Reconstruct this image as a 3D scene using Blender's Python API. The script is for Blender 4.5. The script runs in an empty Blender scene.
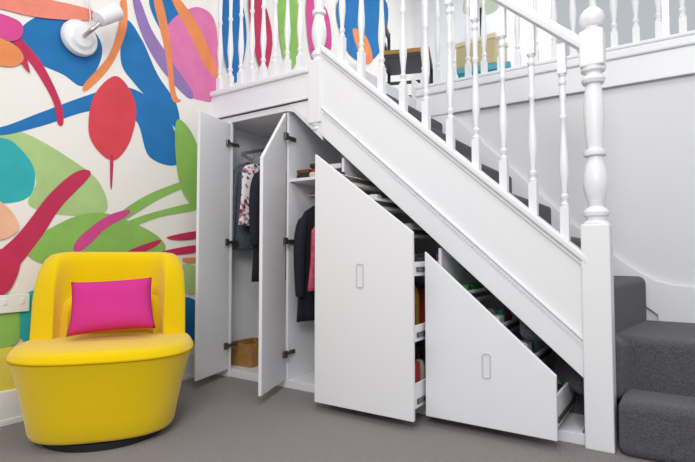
import bpy, bmesh, math, random
from mathutils import Vector, Matrix
random.seed(4)
scene=bpy.context.scene
try: scene.view_settings.view_transform='Standard'
except Exception: pass

# ---------------- materials ----------------
def mat(name,col,rough=.5,noise=0,nscale=200,bump=0,spec=.5,sheen=0,metal=0,var=0,dist=.002):
    m=bpy.data.materials.new(name);m.use_nodes=True
    nt=m.node_tree;b=nt.nodes['Principled BSDF']
    b.inputs['Base Color'].default_value=(*col,1);b.inputs['Roughness'].default_value=rough
    b.inputs['Metallic'].default_value=metal
    b.inputs['Specular IOR Level'].default_value=spec
    if sheen: b.inputs['Sheen Weight'].default_value=sheen
    tc=nt.nodes.new('ShaderNodeTexCoord')
    n=nt.nodes.new('ShaderNodeTexNoise');n.inputs['Scale'].default_value=nscale;n.inputs['Detail'].default_value=4
    nt.links.new(tc.outputs['Object'],n.inputs['Vector'])
    if var:
        r=nt.nodes.new('ShaderNodeValToRGB')
        r.color_ramp.elements[0].position=.3;r.color_ramp.elements[1].position=.7
        r.color_ramp.elements[0].color=(*[c*(1-var) for c in col],1)
        r.color_ramp.elements[1].color=(*[min(1,c*(1+var)) for c in col],1)
        nt.links.new(n.outputs['Fac'],r.inputs['Fac']);nt.links.new(r.outputs['Color'],b.inputs['Base Color'])
    if bump:
        bp=nt.nodes.new('ShaderNodeBump');bp.inputs['Strength'].default_value=bump;bp.inputs['Distance'].default_value=dist
        nt.links.new(n.outputs['Fac'],bp.inputs['Height']);nt.links.new(bp.outputs['Normal'],b.inputs['Normal'])
    return m
def srgb(h):
    h=h.lstrip('#');o=[]
    for i in (0,2,4):
        c=int(h[i:i+2],16)/255
        o.append(c/12.92 if c<=.04045 else ((c+.055)/1.055)**2.4)
    return tuple(o)
M={}
M['white']=mat('white_gloss_paint',srgb('EFF0F2'),.35,bump=.02,nscale=60)
M['lam']=mat('white_lacquer',srgb('EEEFF2'),.4,bump=.01)
M['wall']=mat('white_wall_paint',srgb('E8E9EC'),.8,bump=.1,nscale=300)
M['muralbg']=mat('mural_cream',srgb('F4F0EA'),.8,bump=.1,nscale=300)
M['ceil']=mat('ceiling_paint',srgb('F4F4F4'),.9)
M['carpet']=mat('grey_carpet',srgb('827B7C'),.97,bump=1,nscale=160,var=.25,spec=.05,sheen=.25,dist=.006)
M['stepc']=mat('dark_grey_stair_carpet',srgb('5D5C62'),.97,bump=1,nscale=160,var=.32,spec=.05,sheen=.2,dist=.008)
M['yellow']=mat('yellow_velvet',srgb('EFCB00'),.95,bump=.5,nscale=260,sheen=.35,spec=.08,var=.05,dist=.003)
M['yellow2']=mat('yellow_piping',srgb('D8B400'),.9,spec=.1)
M['pink']=mat('pink_cotton',srgb('D23A8C'),.9,bump=.6,nscale=260,spec=.1,dist=.003,var=.06)
M['black']=mat('black_plastic',(.012,.012,.014),.5)
M['hinge']=mat('hinge_metal',(.16,.14,.12),.35,metal=.8)
M['steel']=mat('brushed_steel',(.6,.6,.62),.3,metal=1)
M['navy']=mat('navy_cloth',srgb('1A1C28'),.9,bump=.5,nscale=80,var=.3)
M['greycloth']=mat('blue_grey_cloth',srgb('5A626E'),.9,bump=.5,nscale=60,var=.3)
M['wood']=mat('wood_box',srgb('A87B45'),.6,nscale=30,var=.2)
def lin(name,h,**k): return mat(name,srgb(h),.8,**k)

# ---------------- mesh helpers ----------------
def newobj(name,verts,faces,m=None,parent=None,smooth=False,bevel=0,seg=2):
    me=bpy.data.meshes.new(name);me.from_pydata([tuple(v) for v in verts],[],faces);me.update()
    bm=bmesh.new();bm.from_mesh(me);bmesh.ops.recalc_face_normals(bm,faces=bm.faces);bm.to_mesh(me);bm.free()
    o=bpy.data.objects.new(name,me);scene.collection.objects.link(o)
    if m: me.materials.append(m)
    if parent: o.parent=parent
    if smooth:
        for p in me.polygons:p.use_smooth=True
    if bevel:
        b=o.modifiers.new('bevel','BEVEL');b.width=bevel;b.segments=seg;b.limit_method='ANGLE'
    return o
def empty(name,loc=(0,0,0),rz=0):
    o=bpy.data.objects.new(name,None);scene.collection.objects.link(o);o.location=loc;o.rotation_euler=(0,0,rz);return o
def boxgeo(x0,x1,y0,y1,z0,z1):
    v=[(x,y,z) for x in (x0,x1) for y in (y0,y1) for z in (z0,z1)]
    f=[(0,1,3,2),(4,6,7,5),(0,4,5,1),(2,3,7,6),(0,2,6,4),(1,5,7,3)]
    return v,f
def box(name,x0,x1,y0,y1,z0,z1,m,parent=None,bevel=.003,seg=2):
    return newobj(name,*boxgeo(x0,x1,y0,y1,z0,z1),m,parent,bevel=bevel,seg=seg)
def multi(name,boxes,m,parent=None,bevel=.002):
    V=[];Fc=[]
    for b in boxes:
        v,f=boxgeo(*b);n=len(V);V+=v;Fc+=[tuple(i+n for i in q) for q in f]
    return newobj(name,V,Fc,m,parent,bevel=bevel,seg=1)
def prism(name,pts,a0,a1,m,parent=None,axis='y',bevel=.003,seg=2,smooth=False):
    n=len(pts)
    def P(p,a):
        if axis=='y':return (p[0],a,p[1])
        if axis=='x':return (a,p[0],p[1])
        return (p[0],p[1],a)
    V=[P(p,a0) for p in pts]+[P(p,a1) for p in pts]
    Fc=[tuple(range(n)),tuple(range(2*n-1,n-1,-1))]+[(i,(i+1)%n,(i+1)%n+n,i+n) for i in range(n)]
    return newobj(name,V,Fc,m,parent,bevel=bevel,seg=seg,smooth=smooth)
def lathegeo(prof,segs=14):
    V=[];Fc=[]
    for z,r in prof:
        for i in range(segs):
            a=2*math.pi*i/segs;V.append((r*math.cos(a),r*math.sin(a),z))
    for j in range(len(prof)-1):
        for i in range(segs):
            k=(i+1)%segs;Fc.append((j*segs+i,j*segs+k,(j+1)*segs+k,(j+1)*segs+i))
    Fc.append(tuple(range(segs-1,-1,-1)));Fc.append(tuple((len(prof)-1)*segs+i for i in range(segs)))
    return V,Fc
def merge(parts):
    V=[];Fc=[]
    for v,f in parts:
        n=len(V);V+=v;Fc+=[tuple(i+n for i in q) for q in f]
    return V,Fc
def autosmooth(o,ang=.6):
    me=o.data
    for p in me.polygons:p.use_smooth=True
    bm=bmesh.new();bm.from_mesh(me)
    for e in bm.edges:
        if len(e.link_faces)==2 and e.calc_face_angle(0)>ang:e.smooth=False
    bm.to_mesh(me);bm.free()
def lathe(name,prof,loc,m,parent=None,segs=20,rot=None):
    o=newobj(name,*lathegeo(prof,segs),m,parent);autosmooth(o);o.location=loc
    if rot:o.rotation_euler=rot
    return o
def tube(name,pts,rad,m,parent=None):
    c=bpy.data.curves.new(name,'CURVE');c.dimensions='3D';c.bevel_depth=rad;c.bevel_resolution=3
    sp=c.splines.new('NURBS');sp.points.add(len(pts)-1)
    for q,pp in zip(sp.points,pts):q.co=(*pp,1)
    sp.use_endpoint_u=True;sp.order_u=3;c.materials.append(m)
    h=bpy.data.objects.new(name,c);scene.collection.objects.link(h);h.parent=parent;return h
def panel(name,org,dirv,poly,th,m,parent=None,bevel=.003):
    d=Vector((dirv[0],dirv[1],0)).normalized();nrm=Vector((-d.y,d.x,0))
    n=len(poly);V=[]
    for s in (0,th):
        for u,z in poly: V.append(Vector(org)+d*u+nrm*s+Vector((0,0,z)))
    Fc=[tuple(range(n)),tuple(range(2*n-1,n-1,-1))]+[(i,(i+1)%n,(i+1)%n+n,i+n) for i in range(n)]
    return newobj(name,V,Fc,m,parent,bevel=bevel)

# ---------------- room ----------------
XW=.05
box('floor',-.1,4.6,-4.6,3.4,-.06,0,M['carpet'],bevel=0)
wall=box('wall_left',-.1,XW,-4.6,3.4,0,4.4,M['muralbg'],bevel=0)
box('wall_right',4.6,4.7,-4.6,3.4,0,4.4,M['wall'],bevel=0)
box('wall_stair',.05,4.6,.95,1.03,0,1.9,M['wall'],bevel=0)
multi('wall_back',[(-.1,1.7,3.3,3.4,0,4.4),(3.9,4.6,3.3,3.4,0,4.4),(1.7,3.9,3.3,3.4,0,2.9),(1.7,3.9,3.3,3.4,4.2,4.4)],M['wall'],bevel=0)
box('ceiling',-.1,4.7,-4.6,3.4,4.4,4.48,M['ceil'],bevel=0)
w=empty('window_1')
multi('frame',[(1.7,3.9,3.28,3.34,2.9,2.97),(1.7,3.9,3.28,3.34,4.13,4.2),(1.7,1.77,3.28,3.34,2.9,4.2),(3.83,3.9,3.28,3.34,2.9,4.2),(2.77,2.83,3.28,3.34,2.9,4.2)],M['white'],w)
box('baseboard_left',XW,XW+.018,-4.6,-.0,0,.17,M['white'],bevel=.006)
box('trim_1',XW,XW+.024,-4.6,-.0,0,.03,M['white'],bevel=.004)

# ---- painted mural (y,z in centimetres on the left wall) ----
MC={'blue':'1873B4','teal':'2FB0B4','green':'8FC05C','lgreen':'AECD88','crim':'C62C56','mag':'D84A92','red':'DC4450','orange':'EB9058','salmon':'EE8A76','purple':'9478B4','pink':'E07AAE','yellow':'E8D658','peach':'F2BC9A','pblue':'5868AC'}
mural=[
('blue',[(-133,189),(-123,208),(-107,217),(-88,214),(-84,201),(-94,181),(-106,184),(-120,186)]),
('lgreen',[(-152,150),(-136,148),(-122,147),(-101,138),(-84,127),(-79,110),(-100,106),(-121,110),(-118,124),(-126,138),(-135,142)]),
('teal',[(-152,140),(-135,143),(-127,140),(-119,129),(-121,115),(-134,110),(-150,112)]),
('blue',[(-150,146),(-136,148),(-117,160),(-92,176),(-71,187),(-52,185),(-34,171),(-29,146),(-51,147),(-62,169),(-88,168),(-116,153),(-136,144)]),
('blue',[(-69,229),(-58,221),(-46,202),(-31,186),(-29,169),(-44,179),(-62,191),(-72,203)]),
('blue',[(-53,251),(-34,258),(-10,244),(2,226),(1,206),(-19,214),(-45,233)]),
('pink',[(-31,248),(-12,261),(3,252),(3,202),(-11,194),(-28,197),(-40,214),(-41,232)]),
('purple',[(-65,244),(-60,246),(-51,230),(-35,214),(-18,198),(-22,193),(-43,206),(-58,224)]),
('orange',[(-50,250),(-44,253),(-37,228),(-32,194),(-27,190),(-35,189),(-41,220)]),
('orange',[(-36,256),(-29,259),(-12,245),(1,226),(5,215),(-7,220),(-21,238)]),
('orange',[(-73,240),(-69,241),(-69,222),(-78,198),(-92,179),(-94,182),(-80,203),(-74,224)]),
('crim',[(-132,199),(-118,188),(-107,169),(-105,157),(-108,156),(-111,168),(-121,183),(-133,195)]),
('red',[(-76,192),(-66,187),(-61,174),(-65,154),(-75,141),(-86,146),(-91,157),(-88,177)]),
('crim',[(-77.5,142),(-75.5,142),(-76,125),(-77,125)]),
('green',[(-31,175),(-19,170),(-10,151),(-10,119),(-24,125),(-31,148)]),
('green',[(-122,87),(-105,102),(-82,109),(-51,100),(-38,89),(-51,78),(-105,78)]),
('green',[(-70,110),(-51,123),(-22,136),(-10,141),(-10,137),(-43,121),(-67,106)]),
('green',[(-65,105),(-43,113),(-13,121),(-13,116),(-43,109),(-64,101)]),
('crim',[(-92,133),(-90,129),(-105,111),(-116,92),(-131,72),(-145,62),(-148,72),(-127,94),(-112,116),(-100,129)]),
('mag',[(-98,88),(-94,95),(-79,107),(-65,112),(-66,108),(-79,100),(-88,91),(-95,86)]),
('crim',[(-64,87),(-43,94),(-45,90),(-60,84)]),
('crim',[(-43,86),(-13,91),(-13,86),(-35,84)]),
('crim',[(-37,96),(-11,101),(-11,96),(-27,94)]),
('blue',[(-25,54),(-16,54),(-9,46),(-9,22),(-19,27),(-26,40)]),
('lgreen',[(-30,74),(-18,78),(-9,70),(-9,60),(-20,58)]),
('orange',[(-24,82),(-9,82),(-9,79),(-22,79)]),
('yellow',[(-145,42),(-126,37),(-119,19),(-145,19)]),
('salmon',[(-150,214),(-107,224),(-90,226),(-92,220),(-118,211),(-137,208),(-150,206)]),
('mag',[(-145,204),(-129,205),(-127,198),(-133,193),(-145,195)]),
('crim',[(-130,193),(-127,193),(-123,181),(-124,180),(-128,185)]),
('orange',[(-145,192),(-131,192),(-126,186),(-132,180),(-145,180)]),
('teal',[(-123,61),(-117,66),(-104,60),(-104,35),(-119,38),(-125,46)]),
('green',[(-140,67),(-127,62),(-124,46),(-127,39),(-140,42)]),
('crim',[(-140,87),(-127,84),(-125,78),(-130,66),(-140,64)]),
('peach',[(-140,112),(-131,108),(-126,98),(-134,92),(-142,96)]),
('blue',[(8,275),(26,283),(33,254),(23,217),(11,230)]),
('crim',[(35,287),(51,294),(63,265),(54,232),(42,249)]),
('green',[(68,301),(95,312),(100,269),(81,245)]),
('mag',[(109,319),(140,322),(147,285),(118,265)]),
('blue',[(161,341),(255,382),(255,334),(219,296),(175,295)]),
('orange',[(186,320),(214,322),(227,301),(206,292)]),
('teal',[(150,262),(185,272),(200,250),(160,240)]),
('blue',[(-190,250),(-165,262),(-150,235),(-170,215)]),('green',[(-190,180),(-160,190),(-165,160),(-195,150)]),
('pink',[(-190,120),(-165,125),(-160,95),(-185,85)]),('orange',[(-200,60),(-160,70),(-165,60),(-195,40)]),
('teal',[(-260,220),(-220,240),(-210,190),(-245,180)]),('crim',[(-250,130),(-215,160),(-205,150),(-240,110)]),
('blue',[(-260,80),(-220,90),(-215,50),(-250,40)]),('green',[(-330,240),(-280,250),(-285,200),(-320,190)]),
('pink',[(-320,140),(-285,150),(-280,90),(-315,90)]),
('pink',[(-90,280),(-50,300),(-40,275),(-70,262)]),('green',[(-140,260),(-110,275),(-105,250),(-135,240)]),
('blue',[(-20,300),(20,330),(40,305),(0,280)]),('teal',[(-100,330),(-50,350),(-40,310),(-80,305)])]
mm={k:lin('mural_'+k,v,bump=.1,nscale=9,var=.07) for k,v in MC.items()}
keys=list(MC)
def smoothpoly(P,n=7):
    out=[];N=len(P)
    for i in range(N):
        p0,p1,p2,p3=P[i-1],P[i],P[(i+1)%N],P[(i+2)%N]
        for k in range(n):
            t=k/n
            out.append(tuple(.5*((2*p1[c])+(-p0[c]+p2[c])*t+(2*p0[c]-5*p1[c]+4*p2[c]-p3[c])*t*t+(-p0[c]+3*p1[c]-3*p2[c]+p3[c])*t**3) for c in (0,1)))
    return out
V=[];Fc=[];mi=[]
for i,(c,P) in enumerate(mural):
    Q=smoothpoly(P);n0=len(V)
    V+=[(XW+.0004+.00025*i,y/100,z/100) for y,z in Q];Fc.append(tuple(range(n0,n0+len(Q))));mi.append(keys.index(c))
me=bpy.data.meshes.new('mural_paint');me.from_pydata(V,[],Fc)
for k in keys:me.materials.append(mm[k])
for p,k in zip(me.polygons,mi):p.material_index=k
bm=bmesh.new();bm.from_mesh(me)
for fc in bm.faces:
    if fc.normal.x<0:fc.normal_flip()
bmesh.ops.triangulate(bm,faces=bm.faces,ngon_method='EAR_CLIP');bm.to_mesh(me);bm.free()
mo=bpy.data.objects.new('mural_paint',me);scene.collection.objects.link(mo);mo.parent=wall

# ---------------- staircase ----------------
st=empty('staircase')
def soft(o):
    autosmooth(o,3);return o
prism('step_1',[(2.63,-.04),(3.7,-.04),(3.7,.94),(2.3,.94),(2.3,.3),(2.63,.3)],0,.235,M['stepc'],st,'z',bevel=.04,seg=6)
prism('step_2',[(2.64,.19),(3.7,.19),(3.7,.94),(2.3,.94),(2.3,.3),(2.45,.10),(2.64,.10)],.19,.47,M['stepc'],st,'z',bevel=.04,seg=6)
prism('step_3',[(2.2,.045),(2.57,.045),(2.70,.94),(2.2,.94)],.43,.72,M['stepc'],st,'z',bevel=.04,seg=6)
for i in range(1,7):
    x=2.43-.245*(i-1);z=.72+.2167*i
    if i==6: z=2.02
    box('tread_%d'%i,x-.28 if i<6 else 1.0,x,.04,.94,z-.26,z,M['stepc'],st,bevel=.022,seg=4)
sk=[(1.2,2.02+.17),(2.3,1.05),(2.50,.87),(2.60,.79),(2.67,.74),(2.74,.70),(2.82,.675),(2.95,.665),(3.7,.66),(3.7,.40),(2.75,.40),(2.75,.5),(1.2,1.7)]
prism('baseboard_stair',sk,.925,.949,M['white'],None,bevel=.004)
def ztop(x): return 2.10-.883*(x-1.071)
def zbot(x): return .28+.883*(2.52-x)
prism('outer_string',[(.78,1.815),(1.0,1.815),(1.0,2.02),(1.05,ztop(1.05)),(2.52,ztop(2.52)),(2.52,.28)],-.004,.036,M['white'],st)
def slope_strip(name,x0,x1,f,lo,hi,y0,y1,b=.003):
    return prism(name,[(x0,f(x0)+lo),(x1,f(x1)+lo),(x1,f(x1)+hi),(x0,f(x0)+hi)],y0,y1,M['white'],st,bevel=b)
slope_strip('string_cap',1.05,2.53,ztop,-.02,.022,-.03,.06,.008)
slope_strip('string_cove',1.05,2.53,ztop,-.045,-.02,-.014,.036,.006)
slope_strip('bead',1.05,2.52,zbot,.165,.180,-.018,0)
slope_strip('lower_board',1.05,2.52,zbot,0,.160,-.012,0)
sl=math.atan(.883);nb=110;parts=[]
for i in range(nb):
    x=1.07+i*(1.44/nb);z=zbot(x)+.150
    v,f=boxgeo(-.004,.004,-.006,.006,-.006,.006)
    v=[(x+a*math.cos(sl)+c*math.sin(sl)*1,-.014+b,z-a*math.sin(sl)+c*math.cos(sl)) for a,b,c in v]
    parts.append((v,f))
newobj('dentil_moulding',*merge(parts),M['white'],st)
prism('soffit',[(.8,1.80),(2.5,zbot(2.5)-.0),(2.5,zbot(2.5)+.02),(.8,1.84)],.036,.9,M['lam'],st,bevel=0)
def zrail(x): return 1.80+.883*(2.52-x)
prof=[(-.032,-.03),(.032,-.03),(.036,.0),(.030,.022),(.012,.034),(-.012,.034),(-.030,.022),(-.036,0)]
x0,x1=1.0,2.52
V=[(x0,.015+a,zrail(x0)+b) for a,b in prof]+[(x1,.015+a,zrail(x1)+b) for a,b in prof]
n=len(prof)
newobj('handrail',V,[tuple(range(n)),tuple(range(2*n-1,n-1,-1))]+[(i,(i+1)%n,(i+1)%n+n,i+n) for i in range(n)],M['white'],st,bevel=.003)
def sqgeo(h,z0,z1): return boxgeo(-h,h,-h,h,z0,z1)
def baluster_geo(H,low,high,segs=12):
    a=low;b=H-high;L=b-a
    p=[(a-.004,.012),(a+.0,.017),(a+.012,.019),(a+.022,.012),(a+.03,.012),(a+.04,.018),(a+.052,.018),(a+.06,.011),
       (a+.10,.014),(a+.16,.0205),(a+.20,.021),(a+.26,.017),(a+.34,.0125),(a+.40,.011),(a+.41,.0165),(a+.422,.0165),(a+.432,.011),
       (b-.13,.013),(b-.075,.0155),(b-.055,.011),(b-.047,.017),(b-.035,.018),(b-.024,.012),(b-.014,.012),(b-.006,.018),(b+.004,.014)]
    p2=[p[0]]
    for q in p[1:]:
        if q[0]>p2[-1][0]+.001:p2.append(q)
    return merge([sqgeo(.0185,0,low),lathegeo(p2,segs),sqgeo(.0185,b,H)])
def baluster_mesh(name,*a):
    me=bpy.data.meshes.new(name);v,f=baluster_geo(*a);me.from_pydata(v,[],f);me.materials.append(M['white'])
    bm=bmesh.new();bm.from_mesh(me);bmesh.ops.recalc_face_normals(bm,faces=bm.faces)
    for fc in bm.faces:fc.smooth=True
    for e in bm.edges:
        if len(e.link_faces)==2 and e.calc_face_angle(0)>.6:e.smooth=False
    bm.to_mesh(me);bm.free();return me
bm1=baluster_mesh('stair_baluster',.93,.17,.14)
for k in range(10):
    x=2.429-.138*k
    o=bpy.data.objects.new('baluster_%d'%(k+1),bm1);scene.collection.objects.link(o);o.parent=st
    o.location=(x,.015,ztop(x)-.005)
nz=empty('newel_post',(2.557,.03,0));
def newel(parent,base,prof,top,m,h=.058):
    box('base_block',-h,h,-h,h,base[0],base[1],m,parent,bevel=.006)
    lathe('turned_shaft',prof,(0,0,0),m,parent,segs=28)
    box('top_block',-h*.86,h*.86,-h*.86,h*.86,top[0],top[1],m,parent,bevel=.008)
pr=[(.97,.055),(.985,.056),(1.0,.040),(1.012,.040),(1.02,.052),(1.035,.054),(1.05,.044),(1.06,.030),(1.075,.032),(1.12,.047),(1.16,.053),(1.20,.051),(1.24,.043),(1.27,.034),(1.285,.032),
 (1.29,.046),(1.302,.049),(1.314,.046),(1.32,.032),(1.36,.036),(1.42,.042),(1.50,.044),(1.56,.040),(1.60,.034),(1.615,.030),(1.62,.044),(1.635,.050),(1.65,.046),(1.655,.034),(1.665,.034),(1.675,.05),(1.69,.052)]
newel(nz,(0,.98),pr,(1.69,1.855),M['white'])
lathe('finial',[(1.85,.046),(1.862,.048),(1.87,.030),(1.878,.030),(1.886,.044),(1.905,.052),(1.925,.053),(1.945,.047),(1.96,.034),(1.97,.018),(1.975,.004)],(0,0,0),M['white'],nz,28)
nu=empty('newel_post',(1.0,.03,0))
pr2=[(z+1.07,r*.9) for z,r in pr]
box('base_block',-.05,.05,-.05,.05,1.66,2.06,M['white'],nu,bevel=.006)
lathe('drop_cap',[(1.60,.008),(1.61,.03),(1.625,.042),(1.64,.036),(1.65,.044),(1.665,.044)],(0,0,0),M['white'],nu,24)
lathe('turned_shaft',pr2,(0,0,0),M['white'],nu,segs=28)
box('top_block',-.05,.05,-.05,.05,2.76,2.93,M['white'],nu,bevel=.006)

# ---------------- landing ----------------
box('landing_floor',.05,1.24,.0,.95,1.84,2.005,M['lam'],None,bevel=0)
box('gallery_floor',.05,4.6,.93,3.3,1.9,2.02,M['wall'],None,bevel=0)
box('trim_2',1.24,4.6,.90,.97,2.02,2.075,M['white'],None,bevel=.01)
box('trim_3',1.24,4.6,.915,.93,1.86,2.02,M['white'],None,bevel=.004)
lb=empty('landing_balustrade')
XE=.949
box('fascia',XW,XE,-.012,.0,1.82,1.985,M['white'],lb)
box('fascia_bead',XW,XE,-.022,.0,1.82,1.835,M['white'],lb)
box('bottom_rail',XW,XE,-.03,.06,1.985,2.025,M['white'],lb,bevel=.01)
box('top_rail',XW,XE,-.02,.05,2.90,2.95,M['white'],lb,bevel=.015)
bm2=baluster_mesh('landing_baluster',.89,.10,.12)
for k in range(8):
    o=bpy.data.objects.new('baluster_%d'%(k+1),bm2);scene.collection.objects.link(o);o.parent=lb
    o.location=(.11+.107*k,.015,2.02)
gb=empty('gallery_balustrade')
box('bottom_rail',1.24,4.6,.90,.96,2.075,2.10,M['white'],gb,bevel=.008)
box('top_rail',1.24,4.6,.90,.96,2.95,3.0,M['white'],gb,bevel=.012)
for k in range(28):
    o=bpy.data.objects.new('baluster_%d'%(k+1),bm2);scene.collection.objects.link(o);o.parent=gb
    o.location=(1.3+.115*k,.93,2.09)

# ---------------- cupboards ----------------
cb=empty('understair_cupboard')
box('left_stile',XW+.03,.25,.0,.022,0,1.815,M['lam'],cb)
prism('top_rail',[(.25,1.775),(.77,1.775),(.82,1.76),(1.05,zbot(1.05)-.03),(1.05,zbot(1.05)),(.78,1.815),(.25,1.815)],.0,.02,M['lam'],cb)
box('plinth',.25,2.50,.01,.03,0,.05,M['lam'],cb)
box('cabinet_floor',XW+.03,2.48,.03,.62,.03,.05,M['lam'],cb)
box('cabinet_side',XW+.03,XW+.045,.022,.62,.05,1.79,M['lam'],cb)
prism('cabinet_back',[(XW+.03,0),(2.48,0),(2.48,.28),(.82,1.76),(XW+.03,1.80)],.62,.64,M['lam'],cb)
box('cabinet_top',XW+.03,.79,.022,.62,1.79,1.815,M['lam'],cb)
def sidez(x): return min(1.79,zbot(x)-.02)
for i,x in enumerate((.745,1.18,1.80)):
    box('divider_%d'%i,x,x+.018,.02,.62,.05,sidez(x+.018),M['lam'],cb)
box('shelf',.763,1.18,.03,.62,1.315,1.335,M['lam'],cb)
box('hanging_rail_1',.095,.745,.24,.255,1.60,1.625,M['steel'],cb)
box('hanging_rail_2',.763,1.18,.24,.255,1.24,1.26,M['steel'],cb)
d1=(.085,-.336)
panel('cupboard_door_1',(.25,-.006,0),d1,[(0,.055),(.35,.055),(.35,1.765),(0,1.765)],-.02,M['lam'],cb)
d2=(.138,-.36)
panel('cupboard_door_2',(.765,-.006,0),d2,[(0,.055),(.386,.055),(.386,1.40),(0,1.76)],-.02,M['lam'],cb)
for z in (.22,.93,1.62):
    multi('hinge',[(.252,.262,.01,.07,z-.013,z+.013),(.254,.275,-.045,.02,z-.009,z+.009),(.262,.276,-.06,-.03,z-.022,z+.022)],M['hinge'],cb)
for z in (.22,.93,1.60):
    multi('hinge',[(.764,.774,.03,.085,z-.013,z+.013),(.766,.79,-.04,.04,z-.009,z+.009),(.784,.80,-.055,-.02,z-.022,z+.022)],M['hinge'],cb)

# garments
def garment(name,cx,cy,ztop_,zbot_,halfd,halft,m,flare=1.15,sleeve=True):
    g=empty(name,(cx,cy,0))
    V=[];Fc=[];N=28;J=16
    for j in range(J+1):
        t=j/J;z=ztop_+(zbot_-ztop_)*t
        if t<.12: w=halfd*(.28+.72*math.sqrt(t/.12)*.95)
        else: w=halfd*(.95+(flare-1)*(t-.12))
        th=halft*(.45+.55*min(1,t/.2))*(1+.15*t)
        for i in range(N):
            a=2*math.pi*i/N
            r=1+.10*math.sin(5*a+3*t)*t+.05*math.sin(9*a+1)*t
            V.append((th*math.cos(a)*r,w*math.sin(a)*(1 if t<.1 else r),z))
    for j in range(J):
        for i in range(N):
            k=(i+1)%N;Fc.append((j*N+i,j*N+k,(j+1)*N+k,(j+1)*N+i))
    Fc.append(tuple(range(N)));Fc.append(tuple(J*N+i for i in range(N)))
    newobj('body',V,Fc,m,g,smooth=True)
    if sleeve:
        for s in (-1,1):
            pts=[(0,s*halfd*.80,ztop_-.07,.045),(.02*0,s*halfd*1.02,ztop_-.20,.052),(.01,s*halfd*1.10,ztop_-.38,.045),(.02,s*halfd*1.12,ztop_-.56,.036),(.02,s*halfd*1.12,ztop_-.60,.038)]
            V=[];Fc=[];K=12
            for x,y,z,r in pts:
                for i in range(K):
                    a=2*math.pi*i/K;V.append((x+r*math.cos(a)*.8,y+r*math.sin(a)*.9,z))
            for j in range(len(pts)-1):
                for i in range(K):
                    k=(i+1)%K;Fc.append((j*K+i,j*K+k,(j+1)*K+k,(j+1)*K+i))
            Fc.append(tuple(range(K)));Fc.append(tuple((len(pts)-1)*K+i for i in range(K)))
            o=newobj('sleeve',V,Fc,m,g,smooth=True);s_=o.modifiers.new('s','SUBSURF');s_.levels=1;s_.render_levels=1
    c=bpy.data.curves.new('hanger_hook','CURVE');c.dimensions='3D';c.bevel_depth=.003
    sp=c.splines.new('POLY');P=[(0,0,ztop_-.02),(0,0,ztop_+.03),(0,.02,ztop_+.045),(0,.025,ztop_+.06),(0,.01,ztop_+.075),(0,-.01,ztop_+.07)]
    sp.points.add(len(P)-1)
    for q,pp in zip(sp.points,P):q.co=(*pp,1)
    h=bpy.data.objects.new('hanger_hook',c);scene.collection.objects.link(h);h.parent=g;c.materials.append(M['steel'])
    return g
pat=bpy.data.materials.new('patterned_knit');pat.use_nodes=True
nt=pat.node_tree;b=nt.nodes['Principled BSDF'];b.inputs['Roughness'].default_value=.9
tc=nt.nodes.new('ShaderNodeTexCoord');ck=nt.nodes.new('ShaderNodeTexVoronoi');ck.inputs['Scale'].default_value=45
rp=nt.nodes.new('ShaderNodeValToRGB');rp.color_ramp.interpolation='CONSTANT'
rp.color_ramp.elements[0].color=(*srgb('F0EDEC'),1);rp.color_ramp.elements[1].position=.55;rp.color_ramp.elements[1].color=(*srgb('C87A90'),1)
e=rp.color_ramp.elements.new(.8);e.color=(*srgb('4A4A58'),1)
sep=nt.nodes.new('ShaderNodeSeparateColor')
nt.links.new(tc.outputs['Object'],ck.inputs['Vector']);nt.links.new(ck.outputs['Color'],sep.inputs[0]);nt.links.new(sep.outputs[0],rp.inputs['Fac']);nt.links.new(rp.outputs['Color'],b.inputs['Base Color'])
M['pinkcloth']=lin('pink_cloth','C8506A',nscale=40,var=.3)
M['redcloth']=lin('red_cloth','B02A30',nscale=40,var=.2)
garment('grey_jacket',.20,.26,1.53,.88,.20,.045,M['greycloth'])
garment('patterned_dress',.325,.20,1.50,1.05,.17,.04,pat,sleeve=False)
garment('dark_coat',.45,.24,1.50,.66,.20,.04,M['navy'])
garment('navy_jacket',.845,.24,1.17,.42,.20,.038,M['navy'])
garment('pink_cardigan',.955,.20,1.05,.62,.19,.036,M['pinkcloth'],sleeve=False)
garment('red_dress',1.07,.26,1.15,.50,.17,.04,M['redcloth'],sleeve=False)
wb=empty('wooden_storage_box')
multi('box',[(.12,.34,.12,.13,.052,.21),(.12,.34,.36,.37,.052,.21),(.12,.13,.13,.36,.052,.21),(.33,.34,.13,.36,.052,.21),(.13,.33,.13,.36,.052,.07)],M['wood'],wb)

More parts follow.
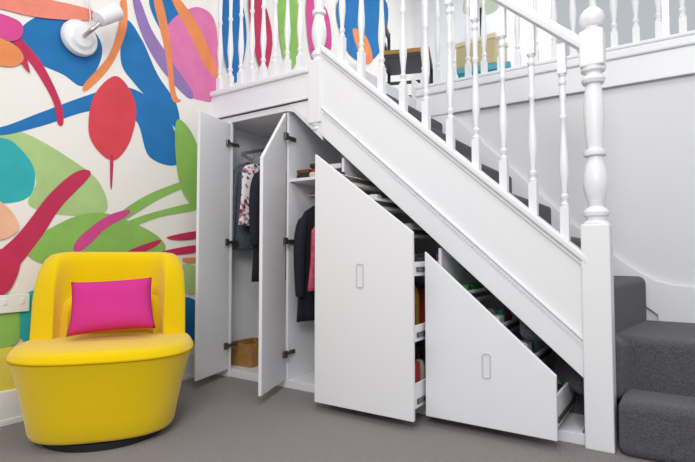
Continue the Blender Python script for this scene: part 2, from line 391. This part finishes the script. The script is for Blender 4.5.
# ---------------- drawers ----------------
cols=['A8342F','C4A030','3F8849','26262A','2F6490','BC7090','E8E8E8','64462C','3A9494','70507A','BCB4A4']
cm=[lin('toy_%d'%i,c) for i,c in enumerate(cols)]
def tray(parent,x0,x1,y0,y1,z0,h):
    t=.012
    multi('tray',[(x0,x1,y0,y1,z0,z0+t),(x0,x0+t,y0,y1,z0+t,z0+h),(x1-t,x1,y0,y1,z0+t,z0+h),(x0+t,x1-t,y0,y0+t,z0+t,z0+h),(x0+t,x1-t,y1-t,y1,z0+t,z0+h)],M['lam'],parent)
    multi('runner',[(x1,x1+.008,y0+.03,y1,z0+.02,z0+.045)],M['hinge'],parent)
def clutter(parent,x0,x1,y0,y1,z0,h,seed,pal=None,lo=.5,name='toys_and_boxes'):
    r=random.Random(seed);parts=[[] for _ in cm];pal=pal or list(range(len(cm)))
    nx=max(1,int((x1-x0)/.085));ny=max(1,int((y1-y0)/.10))
    for i in range(nx):
        for j in range(ny):
            if r.random()<.08: continue
            c=r.choice(pal);hx=r.uniform(.026,.038);hy=r.uniform(.03,.045);hz=r.uniform(lo,1)*h
            x=x0+(i+.5)*(x1-x0)/nx;y=y0+(j+.5)*(y1-y0)/ny
            if r.random()<.4:
                v,f=lathegeo([(0,hx),(hz*.8,hx),(hz,hx*.6)],10)
                v=[(x+a,y+b,z0+q) for a,b,q in v]
            else: 
                v,f=boxgeo(-hx,hx,-hy,hy,0,hz);a=r.uniform(-.3,.3)
                v=[(x+p*math.cos(a)-q*math.sin(a),y+p*math.sin(a)+q*math.cos(a),z0+s) for p,q,s in v]
            parts[c].append((v,f))
    V=[];Fc=[];mi=[]
    for c,ps in enumerate(parts):
        for v,f in ps:
            n0=len(V);V+=v;Fc+=[tuple(i+n0 for i in q) for q in f];mi+=[c]*len(f)
    if not V:return
    o=newobj(name,V,Fc,None,parent)
    for m in cm:o.data.materials.append(m)
    for p,k in zip(o.data.polygons,mi):p.material_index=k
    o.modifiers.new('bevel','BEVEL').width=.006
def handle(parent,x,z,y,w,h):
    t=.006
    def rr(w,h,r,n=4):
        P=[]
        for sx,sz,a0 in ((1,1,0),(-1,1,90),(-1,-1,180),(1,-1,270)):
            for i in range(n+1):
                a=math.radians(a0+90*i/n);P.append((x+sx*(w/2-r)+r*math.cos(a),z+sz*(h/2-r)+r*math.sin(a)))
        return P
    A=rr(w,h,.012);B=rr(w-2*t,h-2*t,.008);n=len(A)
    V=[(a,y-.004,b) for a,b in A]+[(a,y-.004,b) for a,b in B]+[(a,y,b) for a,b in A]+[(a,y+.0,b) for a,b in B]
    Fc=[]
    for i in range(n):
        k=(i+1)%n;Fc+=[(i,k,n+k,n+i),(i,k,2*n+k,2*n+i),(n+i,n+k,3*n+k,3*n+i)]
    newobj('recessed_handle',V,Fc,M['rim'],parent)
    newobj('handle_recess',[(a,y-.0005,b) for a,b in B],[tuple(range(n))],M['recess'],parent)
M['rim']=mat('handle_rim',srgb('CDCDD2'),.4);M['recess']=mat('handle_recess',srgb('ECECF0'),.4)
dr=empty('pull_out_drawer')
prism('drawer_front',[(1.20,.05),(1.792,.05),(1.792,.955),(1.20,1.40)],-.27,-.248,M['lam'],dr)
handle(dr,1.494,.737,-.27,.045,.125)
for k,(z,xr,h,cl,pal) in enumerate([(.10,1.785,.12,.20,[3,10,2,0]),(.42,1.785,.08,.24,[0,1,2,3]),(.74,1.785,.07,.10,[3,5,7]),(.94,1.62,.06,.09,[6,5,10,7]),(1.10,1.47,.06,.08,[6,0,10]),(1.24,1.32,.05,.06,[7,3])]):
    tray(dr,1.215,xr,-.245,.36,z,h)
    clutter(dr,1.235,xr-.02,-.22,.33,z+.013,cl,k,pal,.75,'shoes_and_toys')
box('drawer_side',1.207,1.215,-.248,.36,.06,1.2,M['lam'],dr)
dr2=empty('pull_out_drawer')
prism('drawer_front',[(1.80,.05),(2.41,.05),(2.41,.325),(1.80,.86)],-.15,-.128,M['lam'],dr2)
handle(dr2,2.108,.332,-.15,.042,.115)
for k,(z,xr,h,cl,pal) in enumerate([(.09,2.403,.14,.14,[3,7,8,2]),(.30,2.27,.06,.10,[8,2,4,3,6]),(.44,2.12,.06,.10,[2,8,0,6]),(.60,1.96,.06,.07,[10,2,6])]):
    tray(dr2,1.825,xr,-.125,.42,z,h)
    clutter(dr2,1.845,xr-.02,-.10,.40,z+.013,cl,k+10,pal,.7,'shoes_and_toys')
r=random.Random(3)
fc=empty('folded_clothes')
x=.80
for i,(wd,layers) in enumerate([(.10,['2A2A30','704028']),(.11,['D8D0C0','A8322C','2A2A30']),(.12,['2E3A50','E8E4E0'])]):
    z=1.336
    for c in layers:
        hh=r.uniform(.026,.036)
        box('folded_item',x,x+wd,.04+r.uniform(0,.02),.34,z,z+hh,lin('fold_'+c,c,bump=.4,nscale=60),fc,bevel=.01,seg=3);z+=hh
    x+=wd+.012

# ---------------- armchair ----------------
ch=empty('tub_armchair',(.545,-1.06,0),math.radians(51))
def sup(a,b,ang,n=2.7):
    c,s=math.cos(ang),math.sin(ang)
    return (a*math.copysign(abs(c)**(2/n),c),b*math.copysign(abs(s)**(2/n),s))
A,B=.393,.35
lv=[(.035,.74),(.04,.78),(.055,.80),(.12,.83),(.22,.88),(.32,.94),(.375,.985),(.39,1.0),(.395,1.005),(.40,1.0),(.415,.985),(.43,.95),(.437,.88),(.44,.6),(.442,.2)]
V=[];Fc=[];N=64
for z,s in lv:
    for i in range(N):
        x,y=sup(A*s,B*s,2*math.pi*i/N);V.append((x,y,z))
for j in range(len(lv)-1):
    for i in range(N):
        k=(i+1)%N;Fc.append((j*N+i,j*N+k,(j+1)*N+k,(j+1)*N+i))
Fc.append(tuple(range(N)));Fc.append(tuple((len(lv)-1)*N+i for i in range(N)))
newobj('seat',V,Fc,M['yellow'],ch,smooth=True)
V=[];Fc=[];K=8
for i in range(N):
    x,y=sup(A*1.004,B*1.004,2*math.pi*i/N);L=math.hypot(x,y)
    for k in range(K):
        a=2*math.pi*k/K;V.append((x+x/L*.005*math.cos(a),y+y/L*.005*math.cos(a),.393+.005*math.sin(a)))
for i in range(N):
    for k in range(K):
        Fc.append((i*K+k,((i+1)%N)*K+k,((i+1)%N)*K+(k+1)%K,i*K+(k+1)%K))
newobj('seat_piping',V,Fc,M['yellow2'],ch,smooth=True)
def shell(name,th0,r_out,r_in,z0,ztopf,m,NT=56):
    V=[];Fc=[];KS=24
    for i in range(NT+1):
        u=-1+2*i/NT;an=math.pi/2+u*math.radians(th0)
        zt=ztopf(abs(u))
        xo,yo=sup(A*r_out[0],B*r_out[1],an,3.2);xi,yi=sup(A*r_in[0],B*r_in[1],an,3.0)
        zc=(z0+zt)/2;hz=(zt-z0)/2
        for k in range(KS):
            a=2*math.pi*k/KS
            c,s=math.cos(a),math.sin(a)
            pc=math.copysign(abs(c)**(2/3.6),c);ps=math.copysign(abs(s)**(2/6),s)
            f=.5+.5*pc
            V.append((xi+(xo-xi)*f,yi+(yo-yi)*f,zc+hz*ps))
    for i in range(NT):
        for k in range(KS):
            Fc.append((i*KS+k,(i+1)*KS+k,(i+1)*KS+(k+1)%KS,i*KS+(k+1)%KS))
    Fc.append(tuple(range(KS)));Fc.append(tuple(NT*KS+k for k in range(KS)))
    return newobj(name,V,Fc,m,ch,smooth=True)
shell('back_shell',84,(.91,.99),(.64,.62),.36,lambda u:.42+.44*max(0,(1-u**7))**(1/2.8),M['yellow'])
shell('back_pad',66,(.68,.72),(.54,.46),.43,lambda u:.44+.20*max(0,(1-u**6))**(1/3.0),M['yellow'])
lathe('swivel_base',[(0,.27),(.03,.27),(.036,.25)],(0,0,0),M['black'],ch,40)
def cushion(name,W,H,T,m,parent):
    n=24;V=[];Fc=[]
    def prof(a,b): 
        return T*(max(0,(1-a**4))*max(0,(1-b**4)))**.5
    idx={}
    for s in (1,-1):
        for i in range(n+1):
            for j in range(n+1):
                a=-1+2*i/n;b=-1+2*j/n
                if s==-1 and (i in(0,n) or j in (0,n)): idx[(s,i,j)]=idx[(1,i,j)];continue
                pin=1-.06*(1-abs(a)**2)*abs(b)**2*1; pin2=1-.06*(1-abs(b)**2)*abs(a)**2
                x=a*W/2*pin2*(1-.03*b);z=b*H/2*pin
                idx[(s,i,j)]=len(V);V.append((x,s*prof(abs(a),abs(b)),z))
    for s in (1,-1):
        for i in range(n):
            for j in range(n):
                q=(idx[(s,i,j)],idx[(s,i+1,j)],idx[(s,i+1,j+1)],idx[(s,i,j+1)]);Fc.append(q)
    return newobj(name,V,Fc,m,parent,smooth=True)
cu=cushion('pink_cushion',.375,.26,.06,M['pink'],None)
cu.location=(.57,-1.055,.60);cu.rotation_euler=(math.radians(-20),math.radians(-3),math.radians(53))

# ---------------- wall fittings ----------------
wl=empty('wall_light',(XW+.016,-.985,2.065))
lathe('wall_plate',[(0,.10),(.018,.10),(.03,.092),(.034,.075),(.036,.07),(.05,.055),(.055,.02)],(0,0,0),M['white'],wl,36,(0,math.radians(90),0))
tube('arm',[(.05,0,0),(.10,0,.01),(.13,.03,.05),(.13,.06,.09)],.012,M['steel'],wl)
lathe('lamp_head',[(-.07,.02),(-.06,.042),(.08,.048),(.085,.035)],(.13,.085,.13),M['white'],wl,24,(math.radians(-50),0,0))
tube('cable',[(.03,.04,.06),(.02,.06,.16),(.006,.02,.30),(.006,.03,.60),(.006,.03,1.2)],.004,M['steel'],wl)
so=empty('wall_socket',(XW+.016,-1.28,.60))
box('plate',0,.008,-.075,.075,-.045,.045,M['white'],so)
multi('rockers',[(.008,.012,-.05,-.03,-.005,.025),(.008,.012,.03,.05,-.005,.025)],M['white'],so)

# upstairs furniture
uc=empty('desk_chair',(.98,1.3,2.02),math.radians(20))
multi('frame',[(-.2,-.175,-.2,-.175,0,.8),(.175,.2,-.2,-.175,0,.45),(-.2,-.175,.175,.2,0,.8),(.175,.2,.175,.2,0,.45),(-.2,-.18,-.2,.2,.74,.8),(-.2,-.18,-.2,.2,.58,.62),(-.2,.2,-.2,.2,.42,.45),(-.19,.19,-.195,-.18,.2,.225),(-.19,.19,.18,.195,.2,.225)],M['black'],uc)
box('seat',-.2,.2,-.2,.2,.45,.49,M['wood'],uc,bevel=.01)
fl=empty('floor_lamp',(1.35,2.1,2.02))
lathe('base',[(0,.14),(.015,.14),(.03,.02)],(0,0,0),M['black'],fl,24)
lathe('pole',[(.02,.011),(1.25,.011)],(0,0,0),M['black'],fl,10)
lathe('shade',[(1.15,.17),(1.2,.165),(1.42,.11)],(0,0,0),lin('lamp_shade','D8E4C8'),fl,28)
sb=empty('storage_box',(1.55,1.6,2.02),.2)
box('body',-.2,.2,-.15,.15,0,.3,lin('teal_box','3C8CA0'),sb,bevel=.008)
box('lid',-.21,.21,-.16,.16,.3,.35,lin('teal_box_lid','5AA8B8'),sb,bevel=.008)
sb=empty('storage_box',(1.52,1.6,2.372),-.1)
box('body',-.17,.17,-.13,.13,0,.2,lin('cream_box','C8B890'),sb,bevel=.008)
box('lid',-.18,.18,-.14,.14,.2,.24,lin('cream_box_lid','E0D4B0'),sb,bevel=.008)

# ---------------- lights / world ----------------
W=bpy.data.worlds.new('daylight');scene.world=W;W.use_nodes=True
bg=W.node_tree.nodes['Background'];bg.inputs[0].default_value=(.90,.95,1,1);bg.inputs[1].default_value=.55
def area(name,loc,tgt,size,power,col=(1,1,1),sy=None):
    l=bpy.data.lights.new(name,'AREA');l.energy=power;l.size=size;l.color=col
    if sy:l.shape='RECTANGLE';l.size_y=sy
    o=bpy.data.objects.new(name,l);scene.collection.objects.link(o);o.location=loc
    o.rotation_euler=(Vector(tgt)-Vector(loc)).to_track_quat('-Z','Y').to_euler();return o
area('key_light',(3.3,-4.0,2.9),(1.2,0,.9),1.5,88,(1,.985,.97))  # added soft daylight key behind the camera; no window is built there
area('overhead_fill',(2.2,-1.5,4.3),(2.2,-1.5,0),1.2,36,(1,.99,.98))  # added overhead fill for the room, not a fitting on the ceiling
area('gallery_fill',(2.2,2.3,4.3),(2.2,2.0,2),1.6,50,(.95,.98,1))  # added fill to brighten the upper level from above; no fixture there

cam=bpy.data.cameras.new('camera');co=bpy.data.objects.new('camera',cam);scene.collection.objects.link(co)
cam.sensor_width=36;cam.lens=500/695*36;cam.clip_start=.02
co.location=(2.87,-2.45,.85);co.rotation_euler=(math.radians(92.6),0,math.radians(33.7));scene.camera=co
